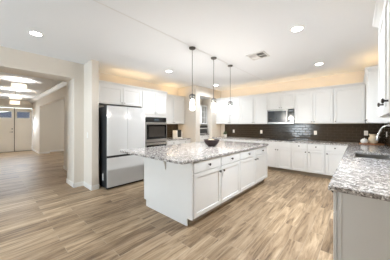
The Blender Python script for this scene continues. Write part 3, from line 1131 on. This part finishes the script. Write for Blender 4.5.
# vent
t = thing('ceiling_vent', 'white rectangular air vent with dark slots in the kitchen ceiling', 'vent', (-1.48, 3.56, ZC))
fr = grid_prism(B(), [-0.17, -0.14, 0.14, 0.17], [-0.17, -0.14, 0.14, 0.17], lambda i, j: not (i == 1 and j == 1), -0.012, -0.0005)
link('frame', fr, M['vent'], t)
bx('duct_backing', M['ventdark'], (-0.14, 0.14, -0.14, 0.14, -0.003, -0.0008), t)
dv = B()
box(dv, -0.006, 0.006, -0.14, 0.14, -0.012, -0.003)
box(dv, -0.14, 0.14, -0.006, 0.006, -0.012, -0.003)
link('divider', dv, M['vent'], t)
for qx, qy, along in ((-1, -1, 0), (1, -1, 1), (-1, 1, 1), (1, 1, 0)):
    sl = B()
    for k in range(6):
        c = 0.018 + k * 0.0215
        tilt = 0.010
        if along:
            x0, x1 = sorted((qx * 0.006, qx * 0.14))
            yc = qy * c
            prism(sl, [(yc - 0.006 * qy, -0.003), (yc + 0.006 * qy, -0.012), (yc + 0.008 * qy, -0.012), (yc - 0.004 * qy, -0.003)], lambda p, q: ((x0, x1)[q], p[0], p[1]))
        else:
            y0, y1 = sorted((qy * 0.006, qy * 0.14))
            xc = qx * c
            prism(sl, [(xc - 0.006 * qx, -0.003), (xc + 0.006 * qx, -0.012), (xc + 0.008 * qx, -0.012), (xc - 0.004 * qx, -0.003)], lambda p, q: (p[0], (y0, y1)[q], p[1]))
    link('louvre', sl, M['vent'], t)

# hall drum lights
for x, y, dz, lb in ((-7.4, 0.63, -0.08, 'nearest drum shade ceiling light in the foyer, topmost in the picture'), (-9.5, 0.71, -0.15, 'middle drum shade ceiling light in the foyer hall'), (-11.5, 0.84, -0.19, 'farthest drum shade ceiling light, close to the entry doors')):
    t = thing('drum_light', lb, 'ceiling light', (x, y, HALL), 0, 'drum lights in the foyer')
    link('canopy', lathe(B(), [(0.065, -0.0005), (0.065, -0.012), (0.02, -0.018)], (0, 0, 0), 'Z', 24), M['nickel'], t, smooth=True)
    link('rod', tube(B(), [(0, 0, -0.015), (0, 0, -0.15 + dz)], 0.008, 8), M['nickel'], t)
    link('lamp_shade', lathe(B(), [(0.168, -0.045 + dz), (0.168, -0.195 + dz), (0.165, -0.195 + dz), (0.165, -0.045 + dz)], (0, 0, 0), 'Z', 36, close=False), M['shade'], t, smooth=True)
    link('diffuser', lathe(B(), [(0.165, -0.190 + dz), (0.165, -0.185 + dz)], (0, 0, 0), 'Z', 36), M['shade'], t)
    d = bpy.data.lights.new('drum_lamp', 'POINT')
    d.energy = 11
    d.color = (0.92, 0.95, 1.0)
    d.shadow_soft_size = 0.06
    lo = bpy.data.objects.new('drum_lamp', d)
    COL.objects.link(lo)
    lo.parent = t
    lo.location = (0, 0, -0.12 + dz)

# ------------------------------------------------------------------ light strips on and under the cabinets
WARM = (1.0, 0.70, 0.35)


def strip(x0, x1, y0, y1, z, label, power, up=True, aim=(PI, 0, 0)):
    t = thing('light_strip', label, 'light strip', ((x0 + x1) / 2, (y0 + y1) / 2, z), 0, 'warm cabinet light strips')
    hx, hy = (x1 - x0) / 2, (y1 - y0) / 2
    bx('channel', M['trim'], (-hx, hx, -hy, hy, 0.0, 0.006) if up else (-hx, hx, -hy, hy, -0.006, 0.0), t)
    e = bx('diffuser', M['led'], (-hx * 0.98, hx * 0.98, -hy * 0.6, hy * 0.6, 0.006, 0.009) if up else (-hx * 0.98, hx * 0.98, -hy * 0.6, hy * 0.6, -0.009, -0.006), t)
    area_light('strip_lamp', (0, 0, 0.012 if up else -0.012), aim if up else (0, 0, 0), 2 * hx * 0.96, 2 * hy * 0.6, power, WARM, t)
    return t


zt = ZTOP - 0.05 + 0.0005
strip(-4.10, 0.10, 5.975, 5.995, zt, 'warm light strip glowing on top of the back wall cabinets', 2.0, aim=(PI - 0.6, 0, 0))
strip(-4.745, -4.725, 3.75, 4.70, zt, 'warm light strip on top of the coffee nook cabinet', 1.1, aim=(0, PI - 0.6, 0))
strip(-4.455, -4.435, 1.70, 3.62, zt, 'warm light strip on top of the cabinets above refrigerator and ovens', 1.4, aim=(0, PI - 0.6, 0))
strip(0.178, 0.198, 1.78, 2.50, zt, 'warm light strip on top of the near right cabinet', 0.6, aim=(0, PI + 0.6, 0))
strip(0.160, 0.180, 4.56, 5.94, zt, 'warm light strip on top of the far right corner cabinets', 1.0, aim=(0, PI + 0.6, 0))
strip(-4.75, -4.73, 3.75, 4.70, ZB + 0.0235, 'warm light strip under the coffee nook wall cabinet', 1.0, False)
strip(-4.10, -2.22, 6.00, 6.02, ZB + 0.0235, 'warm light strip under the back wall cabinets left of microwave', 1.0, False)
strip(-1.36, 0.10, 6.00, 6.02, ZB + 0.0235, 'warm light strip under the back wall cabinets right of microwave', 0.8, False)
strip(0.30, 0.32, 1.78, 2.50, 1.4635, 'warm light strip under the near right cabinet', 0.6, False)

# ------------------------------------------------------------------ butler's pantry seen through the doorway
t = thing('glass_door_cabinet', 'white glass-door wall cabinet inside the pantry, seen through the doorway', 'cabinet', (-5.85, 6.55, 1.42), RL)
pc = B()
box(pc, 0.0, 1.0, 0.32, 0.34, 0.0, 0.95)
box(pc, 0.0, 0.02, 0.0, 0.34, 0.0, 0.95)
box(pc, 0.98, 1.0, 0.0, 0.34, 0.0, 0.95)
box(pc, 0.0, 1.0, 0.0, 0.34, 0.0, 0.02)
box(pc, 0.0, 1.0, 0.0, 0.34, 0.93, 0.95)
link('carcass', pc, M['cab'], t)
for z in (0.32, 0.62):
    bx('shelf', M['cab'], (0.02, 0.98, 0.03, 0.32, z, z + 0.018), t)
for a, b_ in ((0.0, 0.498), (0.502, 1.0)):
    dr = grid_prism(B(), [a, a + 0.055, (a + b_) / 2 - 0.01, (a + b_) / 2 + 0.01, b_ - 0.055, b_], [0.0, 0.055, 0.31, 0.33, 0.61, 0.63, 0.895, 0.95],
                    lambda i, j: not (i in (1, 3) and j in (1, 3, 5)), 0.0, 0.02)
    for v in dr.verts:
        x, z, y = v.co
        v.co = (x, -y, z)
    d = link('door', dr, M['cab'], t)
    bx('glass_pane', M['glass'], (a + 0.05, b_ - 0.05, -0.008, -0.004, 0.05, 0.90), d)
base('white base cabinet inside the pantry under the glass-door cabinet', (-5.60, 6.55), RL, 1.0, [0.5], [0.46, 0.54], [0.25, 0.75], group='pantry cabinets', depth=0.59)
o = bx('countertop', M['granite'], (-6.198, -5.57, 6.50, 7.598, 0.881, 0.916), None, 0.005)
tag(o, 'small granite counter inside the pantry', 'countertop')
t = thing('countertop_oven', 'dark glass-front countertop oven inside the pantry below glass-door cabinet', 'oven', (-5.72, 6.60, 0.9165), RL)
bx('body', M['blackmatte'], (0.0, 0.85, 0.02, 0.40, 0.015, 0.43), t, 0.006)
d = bx('door', M['steel'], (0.01, 0.84, 0.0, 0.02, 0.03, 0.32), t, 0.003)
bx('window', M['black'], (0.05, 0.80, -0.004, 0.0, 0.06, 0.27), d)
bx('control_panel', M['black'], (0.01, 0.84, 0.0, 0.02, 0.325, 0.42), t, 0.003)
fe = B()
for x in (0.05, 0.80):
    for y in (0.06, 0.36):
        lathe(fe, [(0.015, 0.0), (0.015, 0.016)], (x, y, 0), 'Z', 10)
link('foot', fe, M['blackmatte'], t)
downlight(-5.2, 6.2, 'added unseen recessed light brightening the pantry', 30)  # lamp added out of view to brighten the pantry interior
